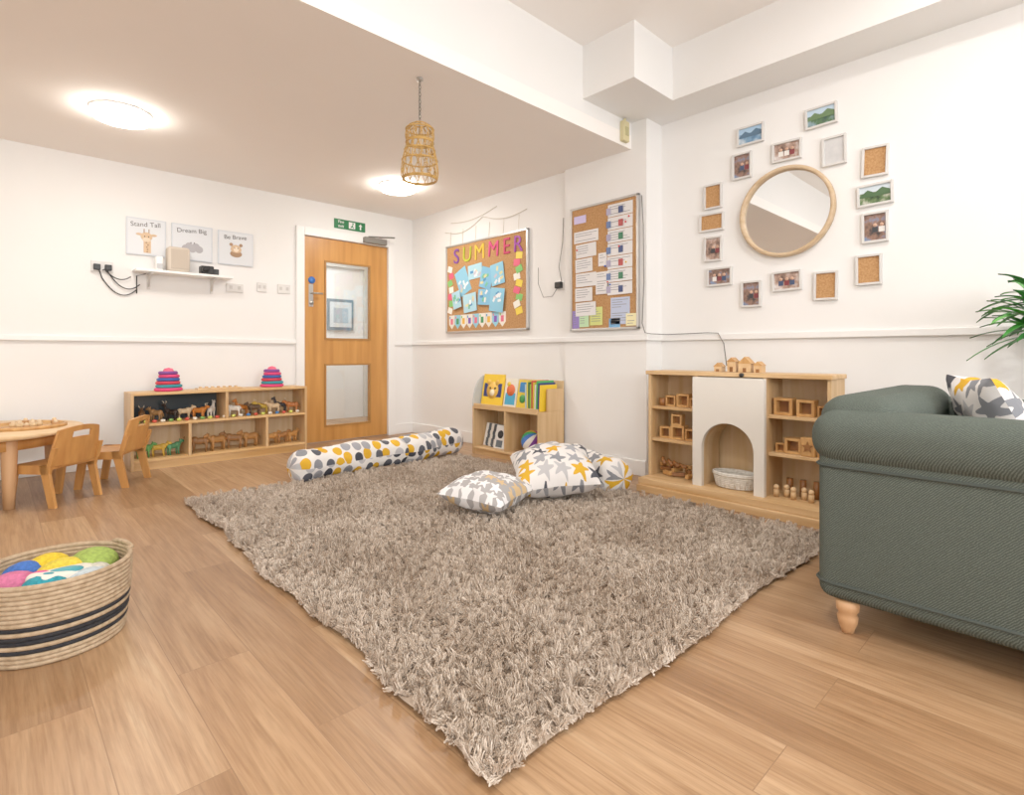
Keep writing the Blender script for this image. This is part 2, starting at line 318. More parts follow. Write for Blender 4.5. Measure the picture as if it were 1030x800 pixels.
for k,(xa,xb,zl) in enumerate(((.60,.84,1.34),(.65,.86,1.37),(.62,.80,1.42))):
    pts=[(xa,DY-.02,1.52)]+[(xa+(xb-xa)*t,DY-.012-.006*k,1.52-(1.52-zl)*math.sin(math.pi*min(1,t*.75+.02))**.8+0.02*k) for t in [i/14 for i in range(1,15)]]
    b.tube(pts,.004,M_black)
b.tube([(.84,DY-.012,1.36),(.84,DY-.012,1.5),(.9,DY-.012,1.522)],.004,M_black)
b.done()
# ------------------------------------------------------------------ ceiling fixtures
M_lampAdded=mat('added_upper_diffuser','#ffffff',.4,emis='#fff6ea',es=6)  # glow for the added upper discs, which stay out of view
def disc_light(x,y,z,name='ceiling_light',W=20,low=True):
    b=B(name); b.lathe([(0,0),(.16,0),(.163,-.004),(.163,-.012),(.157,-.014)],(x,y,z),M_white,48); b.lathe([(.157,-.014),(.155,-.04),(.145,-.05),(.10,-.056),(0,-.058)],(x,y,z),M_lamp if low else M_lampAdded,48); b.done()
    if W:
        l=bpy.data.lights.new('ceiling_lamp_light','AREA'); l.shape='DISK'; l.size=.28; l.energy=W; l.color=(1,.965,.92)
        o=bpy.data.objects.new('ceiling_lamp_light',l); o.location=(x,y,z-.062); bpy.context.collection.objects.link(o)
disc_light(.585,4.12,LZ,W=5); disc_light(2.62,4.22,LZ,W=5); disc_light(-1.6,4.1,LZ,W=4)
disc_light(.4,.6,HZ,W=26,low=False); disc_light(2.3,.2,HZ,W=19,low=False); disc_light(-1.2,-.8,HZ,W=20,low=False)  # unseen upper discs with area lamps, added to light the room
# pendant
b=B('wicker_pendant_lamp'); px,py=1.69,2.50
prof=[(.035,2.13),(.058,2.122),(.074,2.10),(.078,2.06),(.070,2.03),(.080,1.99),(.094,1.93),(.10,1.88),(.099,1.845),(.090,1.825)]
def pr(z):
    for (r1,z1),(r2,z2) in zip(prof,prof[1:]):
        if z1>=z>=z2: return r1+(r2-r1)*(z1-z)/(z1-z2+1e-9)
    return prof[-1][0]
for (tw,n) in ((1.2,14),(-1.2,14),(0,12)):
    for k in range(n):
        pts=[]
        for j in range(25):
            z=2.127-(2.127-1.827)*j/24; a=2*math.pi*k/n+tw*j/24; r=pr(z); pts.append((px+r*math.cos(a),py+r*math.sin(a),z))
        b.tube(pts,.002,M_rattan,5)
for z,r in ((2.129,.036),(2.10,.075),(2.035,.072),(2.027,.074),(1.985,.082),(1.93,.095),(1.827,.091),(1.834,.094)):
    b.tube([(px+r*math.cos(2*math.pi*i/32),py+r*math.sin(2*math.pi*i/32),z) for i in range(32)],.004,M_rattan,6,True)
z=2.12
i=0
while z<LZ-.015:
    a=R(90*(i%2)); pts=[(px+.006*math.cos(t)*math.cos(a),py+.006*math.cos(t)*math.sin(a),z+.012+.013*math.sin(t)) for t in [2*math.pi*k/12 for k in range(12)]]
    b.tube(pts,.0022,C('#6b665e'),5,True); z+=.02; i+=1
b.cyl((px,py,LZ-.012),.018,.012,M_metal); b.done()
b=B('alarm_sensor'); b.box(3.255,3.325,2.262,2.298,2.40,2.545,C('#cfc496'),.006); b.cyl((3.29,2.28,2.545),.01,.02,C('#cfc496')); b.box(3.27,3.31,2.257,2.262,2.44,2.50,C('#b3ab7c')); b.done()
# ------------------------------------------------------------------ summer board
b=B('summer_display_board'); x=AX-.003
b.box(x-.02,x,3.38,4.55,1.10,1.975,M_cork)
for q in ((3.37,3.39,1.09,1.985),(4.54,4.56,1.09,1.985),(3.37,4.56,1.09,1.108),(3.37,4.56,1.967,1.985)): b.box(x-.028,x,q[0],q[1],q[2],q[3],M_silver,.003)
random.seed(7)
for ch,col,yy in zip('SUMMER',['#7b3fa0','#b9c431','#e8c03a','#d8437d','#c8265d','#9a2fa0'],[4.38,4.21,4.02,3.82,3.64,3.49]):
    b.text(ch,.21,C(col),onR(x-.027,yy,1.855)@RZ(random.uniform(-4,4)),.003)
for ci,(yy,zz,w,h,a) in enumerate(((4.28,1.60,.18,.26,24),(4.09,1.68,.21,.14,4),(3.92,1.60,.17,.20,-16),(3.76,1.62,.18,.20,8),(4.16,1.38,.20,.18,6),(3.93,1.42,.20,.15,-4),(3.76,1.38,.19,.22,-8),(4.36,1.42,.13,.17,12))):
    Mx=onR(x-.021-.0045*ci*.6,yy,zz)@RZ(a); b.box(-w/2,w/2,-h/2,h/2,0,.002,C(['#86c4e0','#a9d6e6','#7ab9dc'][ci%3]),M=Mx)
    for k in range(7): 
        b.box(-.022,.022,-.012,.012,.002,.0025+.0002*k,C(random.choice(['#f1f5f6','#e9eef0','#3f88c0','#e5d99b','#c8c0cf','#6fbe9a'])),M=Mx@T(random.uniform(-w/3,w/3),random.uniform(-h/3,h/3),0)@RZ(random.uniform(0,90)))
for k in range(9):
    Mx=onR(x-.021,4.46-.095*k,1.20)@Matrix.Diagonal((1,1.15,1,1)); b.prism([(-.045,.06),(.045,.06),(.045,-.02),(0,-.06),(-.045,-.02)],.002,C(['#e8e3d8','#8ecbe0','#efe9df'][k%3]),M=Mx); b.box(-.02,.02,-.02,.03,.002,.003,C(['#e06b86','#3d8f59','#e6b13f','#7a4fb0'][k%4]),M=Mx); b.box(-.035,-.02,.03,.05,.002,.003,C(['#3f90c8','#e06b86','#6fbe5a'][k%3]),M=Mx)
for k in range(9):
    b.box(-.04,.04,-.03,.03,0,.002+.001*(k%3),C(['#f0d24b','#e25c7b','#7cc36b','#f2ede2'][k%4]),M=onR(x-.021,3.48+.03*(k%2),1.76-.062*k)@RZ(random.uniform(-25,25)))
for k in range(7): b.box(-.035,.035,-.03,.03,0,.002+.001*(k%2),C(['#f4efe4','#e25c7b','#7cc36b'][k%3]),M=onR(x-.021,4.49-.02*(k%2),1.74-.07*k)@RZ(random.uniform(-25,25)))
b.done()
b=B('hanging_string_lights')
for (ya,za,yb,zb,s) in ((4.60,2.14,4.0,2.20,.07),(4.0,2.20,3.40,2.16,.05),(4.5,2.22,3.8,2.26,.04)):
    b.tube([(AX-.006,ya+(yb-ya)*t/12,za+(zb-za)*t/12-s*math.sin(math.pi*t/12)) for t in range(13)],.0028,C('#c9c0ad'),5)
for k in range(6):
    yy=4.5-.2*k; b.tube([(AX-.006,yy,2.13),(AX-.006,yy+.01,1.99)],.002,C('#cfc7b6'),5)
b.done()
# notice board
b=B('parent_notice_board'); x=BX-.003
b.box(x-.02,x,2.23,2.85,1.07,2.03,M_cork)
for q in ((2.22,2.238,1.06,2.04),(2.842,2.86,1.06,2.04),(2.22,2.86,1.06,1.078),(2.22,2.86,2.022,2.04)): b.box(x-.028,x,q[0],q[1],q[2],q[3],M_silver,.003)
sn=[0]
def sheet(y,z,w,h,a=0,col='#e3e1e1',lines=True):
    sn[0]+=1
    Mx=onR(x-.021-.0011*(sn[0]%7),y,z)@RZ(a); b.box(-w/2,w/2,-h/2,h/2,0,.001,C(col,.35),M=Mx)
    if lines:
        n=int(h/.018)
        for k in range(1,n): 
            if random.random()<.85: b.box(-w/2+.012,-w/2+.012+(w-.024)*random.uniform(.5,1),-.002,.002,.0008,.0013,C('#7b7d84'),M=Mx@T(0,h/2-k*.018,0))
sheet(2.70,1.80,.24,.09); 
for k in range(5): sheet(2.70+.02*(k%2),1.69-.115*k,.17 if k%2 else .20,.105,random.uniform(-2,2))
for k in range(7):
    sheet(2.38,1.955-.098*k,.22,.092); b.box(-.05,-.01,-.03,.02,.007,.0085,C(['#3b4b7a','#b44d4d','#3b7a5a'][k%3]),M=onR(x-.021,2.34,1.955-.098*k)); b.box(-.10,-.06,-.03,.02,.007,.0085,C(['#a9a4c0','#5f77a8'][k%2]),M=onR(x-.021,2.40,1.955-.098*k))
for k in range(2): sheet(2.38,1.25-.1*k,.17,.10,col='#b9c5e0')
sheet(2.60,1.17,.12,.14,col='#cfd77e'); sheet(2.72,1.16,.1,.14,col='#b9dcae'); sheet(2.80,1.15,.07,.14,col='#8e7ac0'); sheet(2.28,1.13,.09,.09,col='#efe7b5'); sheet(2.54,1.42,.12,.17); sheet(2.54,1.60,.08,.1); sheet(2.43,1.11,.10,.07,col='#6fa8d6')
sheet(2.76,1.94,.12,.06,col='#cabfea',lines=False)
for k in range(8): b.ell((x-.030,random.uniform(2.28,2.8),random.uniform(1.4,1.95)),.007,C(random.choice(['#d83a3a','#2c60c8','#e8c030'])),seg=8)
b.done()
b=B('trailing_cable')
b.tube([(BX-.01,2.205,2.02),(BX-.01,2.19,1.8),(BX-.01,2.185,1.4),(BX-.01,2.2,1.1),(BX-.035,2.16,1.03),(BX-.0,2.135,1.022),(CX-.035,2.1,1.02),(CX-.03,1.95,1.022),(CX-.03,1.80,1.025),(CX-.03,1.72,1.02),(CX-.03,1.68,.95),(CX-.03,1.66,.80)],.0035,C('#75716d'),6)
b.done()
b=B('cable_and_plug')
b.tube([(AX-.012,2.97,2.0),(AX-.012,2.98,1.8),(AX-.012,3.02,1.6),(AX-.012,2.99,1.47)],.0035,C('#8a8681'),6)
b.tube([(AX-.03,3.0,1.45),(AX-.03,3.08,1.36),(AX-.03,3.18,1.36),(AX-.03,3.24,1.48),(AX-.02,3.25,1.62)],.003,C('#77736e'),6)
b.box(AX-.012,AX-.001,2.965,3.05,1.41,1.49,M_white,.003); b.box(AX-.05,AX-.012,2.975,3.04,1.42,1.475,M_black,.008); b.done()
# ------------------------------------------------------------------ mirror and frames
b=B('round_wall_mirror'); Mx=T(CX-.002,1.29,1.765)@RY(-90)
b.lathe([(0,0),(.262,0),(.262,.012),(0,.012)],(0,0,0),M_mirror,72,Mx,False)
b.lathe([(.256,0),(.281,0),(.283,.03),(.277,.042),(.265,.045),(.258,.038),(.256,.02),(.256,.0)],(0,0,0),wood('mirror_frame_wood','#cfb492','#b99a73',1),72,Mx); b.done()
def photomat(i,cs):
    m=mat('photo_print_%d'%i,cs[0],.3); v=coords(m,(9,9,9)); n=N(m,'ShaderNodeTexNoise'); n.inputs['Scale'].default_value=1.5+.3*i%2; n.inputs['Detail'].default_value=5; LK(m,v,n.inputs['Vector'])
    k=len(cs); r=ramp(m,[(.3+.4*j/(k-1),c) for j,c in enumerate(cs)]); LK(m,n.outputs[0],r.inputs[0]); LK(m,r.outputs[0],m.node_tree.nodes['Principled BSDF'].inputs['Base Color']); return m
P=[photomat(1,['#27486e','#6f97b7','#c8d4da']),photomat(2,['#2b3c4c','#4d6d4a','#8fa8b8']),photomat(3,['#3a2a26','#a98a7a','#d8d0cc']),photomat(4,['#c3c3c3','#d3d2d1']),photomat(5,['#2b2b30','#8d6b5a','#6f8db0']),photomat(6,['#1f3a22','#5a7448','#b8b8a8'])]
FR=[(1.51,2.31,'L',0),(1.09,2.30,'L',1),(1.285,2.145,'L',2),(1.02,2.075,'P',3),(.815,1.96,'P','c'),(1.565,2.12,'P',4),(1.765,1.96,'P','c'),(.815,1.775,'L',5),(1.775,1.785,'L','c'),(.815,1.59,'P',4),(1.765,1.60,'P',2),(1.72,1.405,'L',4),(1.505,1.27,'P',4),(1.285,1.335,'L',2),(1.065,1.285,'P','c'),(.845,1.355,'P','c')]
for i,(y,z,o,k) in enumerate(FR):
    w,h=(.175,.125) if o=='L' else (.13,.172)
    b=B('photo_frame'); Mx=onR(CX-.002,y,z)@RZ([0,1.5,-1,.5,-2,0][i%6]); t=.013
    for q in ((-w/2,-w/2+t,-h/2,h/2),(w/2-t,w/2,-h/2,h/2),(-w/2+t,w/2-t,-h/2,-h/2+t),(-w/2+t,w/2-t,h/2-t,h/2)): b.box(q[0],q[1],q[2],q[3],0,.02,C('#d3d0cc'),.002,M=Mx)
    b.box(-w/2+t,w/2-t,-h/2+t,h/2-t,0,.008,M_cork if k=='c' else P[k],M=Mx)
    if k in (0,1,5):
        b.box(-w/2+t,w/2-t,h*.12,h/2-t,.008,.009,C(['#9fc0dc','#b8cfe0','#c9d6df'][k%3]),M=Mx)
        b.prism([(-w/2+t,-.01),(-w*.2,.02),(0,.0),(w*.2,.025),(w/2-t,.005),(w/2-t,-.02),(-w/2+t,-.02)],.002,C(['#4f6d86','#5f7a52','#3f5f3a'][k%3]),M=Mx@T(0,.01,.008))
    if k in(2,4):
        for e in (-.035,.0,.032): 
            if abs(e)<w/2-.03:
                b.cyl((0,0,0),.010,.0015,C('#d0a58c'),12,M=Mx@T(e,.012,.008)); b.box(-.014,.014,-.03,.0,0,.0012,C(random.choice(['#3a4a6a','#7a2f35','#e6e2dc','#31343a'])),M=Mx@T(e,.002,.008))
    b.done()
# ------------------------------------------------------------------ toys helper
def animal(b,x,y,z,s,a,m,horn=False,long=False):
    Mx=T(x,y,z)@RZ(a)@Matrix.Scale(s,4)
    def el(c,r,ry=0): 
        t=bmesh.new(); bmesh.ops.create_uvsphere(t,u_segments=12,v_segments=8,radius=1); t.transform(Mx@T(*c)@RY(ry)@Matrix.Diagonal((*r,1))); b.merge(t,m,True)
    el((0,0,.62),(.48,.2,.2)); el((.25,0,.66),(.24,.21,.24)); el((-.28,0,.62),(.24,.2,.22))
    nz=1.15 if long else .88
    b.tube([(.4,0,.7),(.52,0,nz)],[.14,.09],m,8,M=Mx); el((.62,0,nz+.02),(.19,.1,.11),15)
    for sy in(-.07,.07): el((.52,sy*1.3,nz+.13),(.03,.03,.07))
    if horn:
        for sy in(-.07,.07): b.tube([(.54,sy,nz+.1),(.5,sy*2.2,nz+.25),(.6,sy*2.5,nz+.33)],[.03,.025,.01],C('#e8dcc0'),6,M=Mx)
    for lx in (.3,-.34):
        for sy in(-.11,.11): b.tube([(lx,sy,.6),(lx-.03,sy,.3),(lx+.01,sy,.0)],[.09,.055,.05],m,7,M=Mx)
    b.tube([(-.48,0,.7),(-.6,0,.55),(-.6,0,.35)],[.035,.025,.03],m,6,M=Mx)
# low toy shelf along door wall
b=B('low_toy_shelf'); X0,X1,Y0,Y1,H=.75,2.08,4.88,5.17,.585; t=.02
b.box(X0,X0+t,Y0,Y1,0,H,M_birchZ,.003); b.box(X1-t,X1,Y0,Y1,0,H,M_birchZ,.003)
b.box(X0+t,X1-t,Y0,Y1,H-t,H,M_birchX,.003); b.box(X0+t,X1-t,Y0,Y1,.06,.08,M_birchX,.003); b.box(X0+t,X1-t,Y0+.02,Y0+.04,0,.06,M_birchX)
b.box(X0+t,X1-t,Y0,Y1,.33,.35,M_birchX,.003)
b.box(X0+t,X1-t,Y1-.012,Y1,.08,.33,M_birchZi); b.box(1.42,X1-t,Y1-.012,Y1,.35,H-t,M_birchZi); b.box(X0+t,1.40,Y1-.03,Y1-.012,.35,H-t,C('#3a4348',.12))
b.box(1.40,1.42,Y0,Y1,.35,H-t,M_birchZ); b.box(1.13,1.15,Y0,Y1,.08,.33,M_birchZ); b.box(1.72,1.74,Y0,Y1,.08,.33,M_birchZ)
b.done()
b=B('toy_animal_figures'); random.seed(12)
cols=['#6b4a2c','#a37a4c','#2c211b','#d9bd95','#c8782e','#e6e0d4']
for k in range(6): animal(b,.84+.098*k,5.0+.03*(k%2),.352,.105,random.uniform(-40,220),C(cols[k%6]),k%2==0,k%3==2)
for k in range(7): animal(b,1.49+.082*k,4.98+.05*(k%2),.352,.108,random.uniform(150,200),C(['#e6e0d4','#c8782e','#5b4632','#d8b548','#d9bd95','#3b3a3c','#b9703a'][k]),k%3==0,k%4==1)
for k in range(3): animal(b,.85+.1*k,4.99,.082,.11,random.uniform(-30,30),C(['#5a9a50','#c8a23c','#4f8f63'][k]))
for k in range(4): animal(b,1.23+.13*k,4.98,.082,.14,random.uniform(160,200),C(['#8a5f35','#a8763f'][k%2]),False)
for k in range(3): animal(b,1.81+.09*k,4.99,.082,.11,random.uniform(0,30),C(['#c28a4a','#a5703d'][k%2]))
for k in range(12): b.ell((.80+.055*k,4.93,.362),(.018,.015,.012),C(['#6e9c4e','#c9d05f','#c84a3a','#e8e0d0'][k%4]),seg=8)
for k in range(10): b.ell((1.47+.06*k,4.925,.362),(.018,.015,.012),C(['#c9d05f','#e8e0d0','#3f7ab8','#c84a3a'][k%4]),seg=8)
b.done()
def stacker(x,y,z):
    b=B('stacking_ring_toy')
    cs=['#d83a70','#2e8a98','#c83348','#33569f','#d83a70','#7c448f']
    zz=z
    for k,c in enumerate(cs[:6]):
        r=.098-.0062*k; h=.027
        b.lathe([(0,0),(r*.88,.0),(r,h*.3),(r,h*.7),(r*.88,h),(0,h)],(x+.004*math.sin(k*2),y,zz),C(c,.8),24); zz+=h-.001
    b.lathe([(.04,0),(.03,.02),(0,.03)],(x,y,zz),C('#e25c7b'),16)
    b.done()
stacker(1.02,5.02,.585); stacker(1.82,5.02,.585)
b=B('wooden_peg_tray'); b.box(1.22,1.56,4.98,5.08,.585,.597,M_maple,.003)
for k in range(7): b.cyl((1.25+.045*k,5.03,.597),.013,.012,C(['#d8b98c','#c8a06b'][k%2]),12)
b.done()
# ------------------------------------------------------------------ table & chairs
b=B('round_childrens_table'); tx,ty=-.10,4.60
b.lathe([(0,.395),(.53,.395),(.548,.402),(.548,.415),(.54,.422),(0,.422)],(tx,ty,0),M_maple,64); b.lathe([(.44,.33),(.46,.33),(.46,.395),(.44,.395)],(tx,ty,0),M_oak,48)
for a in (-66,24,114,204):
    lx,ly=tx+.43*math.cos(R(a)),ty+.43*math.sin(R(a)); b.lathe([(0,0),(.026,0),(.032,.15),(.04,.38),(.04,.395),(0,.395)],(lx,ly,0),M_leg,20)
b.done()
b=B('wooden_pegboard_tray'); b.lathe([(0,0),(.2,0),(.2,.02),(.185,.02),(.185,.008),(0,.008)],(.16,4.55,.422),M_toyw,40)
for k in range(12):
    a=k*.52; r=.06+.1*(k%2); b.cyl((.16+r*math.cos(a),4.55+r*math.sin(a),.43),.018,.02,C(['#d8b98c','#b88550'][k%2]),14); b.ell((.16+r*math.cos(a),4.55+r*math.sin(a),.455),.012,C('#dcc09a'),seg=10)
b.done()
def chair(x,y,ang):
    b=B('toddler_chair'); W=.31; D=.27
    Mx=T(x,y,0)@RZ(ang)
    def back(u,v,off):
        yy=(u-.5)*W*(1-.15*v**2); z=.235+.225*v-.02*(2*u-1)**2*v; c=.03*(1-(2*u-1)**2)
        return Vector((-.13-c-.045*v+off,yy,z))
    for (u0,u1,v0,v1) in ((0,.28,0,1),(.72,1,0,1),(.28,.72,0,.70),(.28,.72,.86,1)):
        fr=lambda u,v,o: back(u0+(u1-u0)*u,v0+(v1-v0)*v,o)
        t=bmesh.new(); n=6
        A=[[t.verts.new(fr(i/n,j/n,0)) for j in range(n+1)] for i in range(n+1)]; Bq=[[t.verts.new(fr(i/n,j/n,.016)) for j in range(n+1)] for i in range(n+1)]
        for i in range(n):
            for j in range(n):
                t.faces.new((A[i][j],A[i+1][j],A[i+1][j+1],A[i][j+1])); t.faces.new((Bq[i][j],Bq[i][j+1],Bq[i+1][j+1],Bq[i+1][j]))
        for i in range(n):
            t.faces.new((A[i][0],Bq[i][0],Bq[i+1][0],A[i+1][0])); t.faces.new((A[i][n],A[i+1][n],Bq[i+1][n],Bq[i][n]))
            t.faces.new((A[0][i],A[0][i+1],Bq[0][i+1],Bq[0][i])); t.faces.new((A[n][i],Bq[n][i],Bq[n][i+1],A[n][i+1]))
        b.merge(t,M_oak,False,Mx)
    b.box(-D/2,D/2,-W/2+.01,W/2-.01,.215,.235,M_oak,.006,M=Mx)
    for sy in (-1,1):
        yy=sy*(W/2-.005); 
        for poly in ([(-.12,.24),(-.07,.24),(-.13,0),(-.17,0)],[(.07,.24),(.12,.24),(.15,0),(.11,0)],[(-.14,.24),(.13,.24),(.12,.19),(-.13,.19)]):
            b.prism([(p[0],p[1]) for p in poly],.02,M_oak,M=Mx@T(0,yy+.01,0)@RX(90))
        b.prism([(-.175,.34),(-.15,.34),(-.12,.235),(-.145,.235)],.02,M_oak,M=Mx@T(0,yy+.01,0)@RX(90))
    b.done()
chair(.275,4.27,130); chair(.60,4.56,146)
# ------------------------------------------------------------------ basket
b=B('rope_storage_basket'); bx,by=.145,2.20; n=18
for k in range(n):
    z=.008+k*.0130; r=.172+.018*math.sin(k/n*1.6)
    m=M_ropeblk if k in (3,5,6,8) else M_rope
    b.tube([(bx+r*math.cos(2*math.pi*i/56),by+r*math.sin(2*math.pi*i/56),z) for i in range(56)],.0076,m,8,True)
b.lathe([(0,.004),(.17,.004)],(bx,by,0),M_rope,40)
b.lathe([(.168,.004),(.186,.222)],(bx,by,0),M_rope,40)
for a in (20,200):
    c=Vector((bx+.19*math.cos(R(a)),by+.19*math.sin(R(a)),.230)); tdir=Vector((-math.sin(R(a)),math.cos(R(a)),0))
    b.tube([c+tdir*(.055*math.cos(t))+Vector((0,0,.016*math.sin(t)-.003)) for t in [math.pi*i/12 for i in range(13)]],.008,M_rope,8)
b.done()
b=B('soft_fabric_toys'); random.seed(3)
for (x,y,z,rx,ry,rz,c,a) in ((-.10,0,.18,.07,.06,.05,'#d9709a',0),(-.03,-.08,.185,.06,.06,.045,'#2a9cae',30),(.02,.04,.19,.07,.055,.04,'#ecd23e',10),(.10,.06,.19,.07,.06,.05,'#9cb552',-20),(-.01,.11,.19,.06,.05,.045,'#ecc828',0),(.07,-.07,.17,.08,.06,.045,'#cad8de',40),(-.07,.09,.18,.06,.05,.05,'#3a6cc0',0),(.10,-.03,.17,.045,.045,.045,'#d6d2c0',0)):
    b.ell((bx+x,by+y,z),(rx,ry,rz),noisy('knit_'+c.strip('#'),c,'#'+''.join('%02x'%int(int(c[i:i+2],16)*.85) for i in (1,3,5)),(90,90,90),.9,1,2,.6),M=RZ(a))
b.box(-.09,.09,-.045,.045,-.02,.025,C('#e6e0d3',.9),.018,4,M=T(bx+.02,by-.04,.195)@RZ(30)@RY(8)); b.ell((bx+.015,by-.05,.216),(.05,.025,.012),C('#4096a0')); b.ell((bx-.04,by-.04,.215),(.03,.02,.015),C('#d83c80'))
b.box(bx-.11,bx+.11,by-.11,by+.11,.02,.15,C('#c8b9a0',.9),.03,4)
b.done()
# ------------------------------------------------------------------ rug
b=B('shaggy_rug'); rx1,ry0,ry1=2.86,.82,3.62
def rugf(u,v):
    y=ry0+(ry1-ry0)*v; x0=.745+.09*v
    x=x0+(rx1-x0)*u
    return Vector((x+.012*math.sin(y*5)+.01*math.sin(y*13+1),y+.012*math.sin(x*6+2),.014))
b.grid(rugf,40,56,M_rug)
b.grid(lambda u,v:(lambda p:Vector((p.x,p.y,.002)))(rugf(.01+.98*u,.01+.98*v)),10,10,M_rug)
rug=b.done()
vg=rug.vertex_groups.new(name='pile'); vg.add([v.index for v in rug.data.vertices if v.co.z>.006],1,'REPLACE')
rug.modifiers.new('pile','PARTICLE_SYSTEM'); ps=rug.particle_systems[0]; st=ps.settings
st.type='HAIR'; st.use_advanced_hair=True; st.count=23000; st.hair_step=3; st.render_step=3; st.display_step=2; st.emit_from='FACE'; st.use_emit_random=True
st.normal_factor=.0054; st.factor_random=.0052; st.brownian_factor=.002
ps.vertex_group_density='pile'
st.child_type='SIMPLE'; st.rendered_child_count=9; st.child_percent=2; st.child_radius=.011; st.child_roundness=.3; st.clump_factor=.3; st.clump_shape=.1; st.roughness_1=.004; st.roughness_1_size=.3; st.roughness_endpoint=.008; st.child_length=1
st.root_radius=.32; st.tip_radius=.27; st.radius_scale=.01; st.material=1
# ------------------------------------------------------------------ bolsters / cushions
def bolster(name,p0,p1,r,m,wr=.01,seed=0):
    rnd=random.Random(seed); ph=[rnd.uniform(0,6) for _ in range(6)]
    p0=Vector(p0); p1=Vector(p1); d=(p1-p0); L=d.length; d.normalize(); side=d.cross(Vector((0,0,1))).normalized(); up=Vector((0,0,1))
    b=B(name)
    def f(u,v):
        e=min(u,1-u)*L; k=min(1,e/(r*.8)); k=math.sqrt(max(0,1-(1-k)**2)) if k<1 else 1
        a=2*math.pi*v; rr=r*k*(1+.06*math.sin(u*L*14+ph[0])+.04*math.sin(3*a+u*L*9+ph[1])+.03*math.sin(5*a+u*23+ph[2]))
        z=rr*math.sin(a); z=max(z,-r*.82)
        return p0+d*(u*L)+side*(rr*1.08*math.cos(a)+.02*math.sin(u*5+ph[3]))+up*(z+r*.82)
    b.grid(f,70,28,m,uv=(L,2*math.pi*r),uvo=(seed*3.7,0)); return b.done()
bolster('spotted_bolster_cushion',(1.43,3.66,.03),(2.36,3.70,.03),.11,M_dots,seed=1)
bolster('spotted_bolster_cushion',(2.30,3.74,.02),(3.03,3.86,.02),.112,M_dots,seed=2)
bolster('spotted_bolster_cushion',(3.06,2.86,.002),(2.87,1.98,.002),.118,M_stars,seed=3)
def pillow(name,c,w,h,t,rot,m,seed=0):
    rnd=random.Random(seed); ph=[rnd.uniform(0,6) for _ in range(6)]; b=B(name)
    for sgn in (1,-1):
        def f(u,v):
            x=2*u-1; y=2*v-1; q=max(0,(1-x**2)*(1-y**2)); z=sgn*t/2*(q**.42)*(1+.08*math.sin(6*x+ph[0])*math.cos(5*y+ph[1])+.05*math.sin(11*x+7*y+ph[2]))
            px_=x*w/2*(1-.10*(1-abs(y))**1.0+.0); py_=y*h/2*(1-.10*(1-abs(x)))
            return Vector((px_,py_,z))
        b.grid(f,28,28,m,uv=(w*1.1,h*1.1),uvo=(seed*2.3,sgn*1.7))
    b.bm.transform(rot)
    mz=min(v.co.z for v in b.bm.verts); b.bm.transform(T(c[0],c[1],c[2]-mz)); return b.done()
pillow('grey_star_cushion',(1.95,2.24,.032),.42,.38,.19,RZ(20)@RX(4),M_stargrey,1)
pillow('star_print_cushion',(2.45,2.21,.032),.50,.50,.26,RZ(-40)@RX(13)@RY(-5),M_stars,2)
# ------------------------------------------------------------------ book shelf
b=B('childrens_book_shelf'); X0,X1,Y0,Y1=3.08,3.38,2.93,3.74; t=.018
b.box(X0,X1,Y0,Y0+t,0,.42,M_birchZ,.003); b.box(X0,X1,Y1-t,Y1,0,.42,M_birchZ,.003); b.box(X0,X1,Y0+t,Y1-t,.40,.42,M_birchY,.003); b.box(X0,X1,Y0+t,Y1-t,.05,.068,M_birchY,.003); b.box(X0+.02,X0+.035,Y0+t,Y1-t,0,.05,M_birchY)
b.box(X1-.012,X1,Y0+t,Y1-t,.068,.40,M_birchZi); b.box(X0,X1-.012,3.31,3.328,.068,.40,M_birchZ)
b.box(X1-.015,X1,Y0,Y1,.42,.66,M_birchZi,.003); b.box(X0+.10,X1-.015,Y0,Y0+.016,.42,.60,M_birchZ,.003)
b.box(X0,X0+.016,Y0+t,Y1-t,.42,.445,M_birchY,.003)
b.prism([(.0,0)]+[(.15+.15*math.cos(a),.27*math.sin(a)) for a in [math.pi*i/16 for i in range(17)]][::-1],.012,C('#c3c8c8',.2),M=T(X0,Y1,.42)@RX(90)); b.done()
b=B('picture_books')
def bk(y0,y1,z0,h,x,col,th=.012,lean=10,deco=None):
    w=y1-y0; Mx=T(x,(y0+y1)/2,z0)@RZ(-90)@RX(90-lean)
    b.box(-w/2,w/2,0,h,-th,0,C(col),.001,M=Mx)
    if deco:
        for n_,(k,cx_,cy_,s,cc) in enumerate(deco):
            if k=='o': b.cyl((0,0,0),s,.002+.0005*n_,C(cc),20,M=Mx@T(cx_*w,cy_*h,0))
            else: b.box(-s*w,s*w,-s*h*.5,s*h*.5,0,.001,C(cc),M=Mx@T(cx_*w,cy_*h,0))
bk(3.44,3.71,.425,.28,3.15,'#f0c62e',deco=[('b',0,.5,.42,'#1e2c6b'),('o',0,.5,.075,'#e8b64a'),('o',-.2,.74,.025,'#e8b64a'),('o',.2,.74,.025,'#e8b64a'),('o',0,.42,.03,'#f7e6c0'),('o',-.12,.56,.01,'#111118'),('o',.12,.56,.01,'#111118')])
bk(3.28,3.43,.425,.25,3.16,'#efe9d8',deco=[('b',0,.3,.4,'#3fa0c8'),('o',0,.6,.05,'#e46b3c'),('o',-.2,.8,.02,'#e9c63a')])
bk(3.14,3.27,.425,.24,3.16,'#e8c93a',deco=[('b',0,.75,.35,'#2f7fc0'),('o',0,.35,.035,'#3f9a4a')])
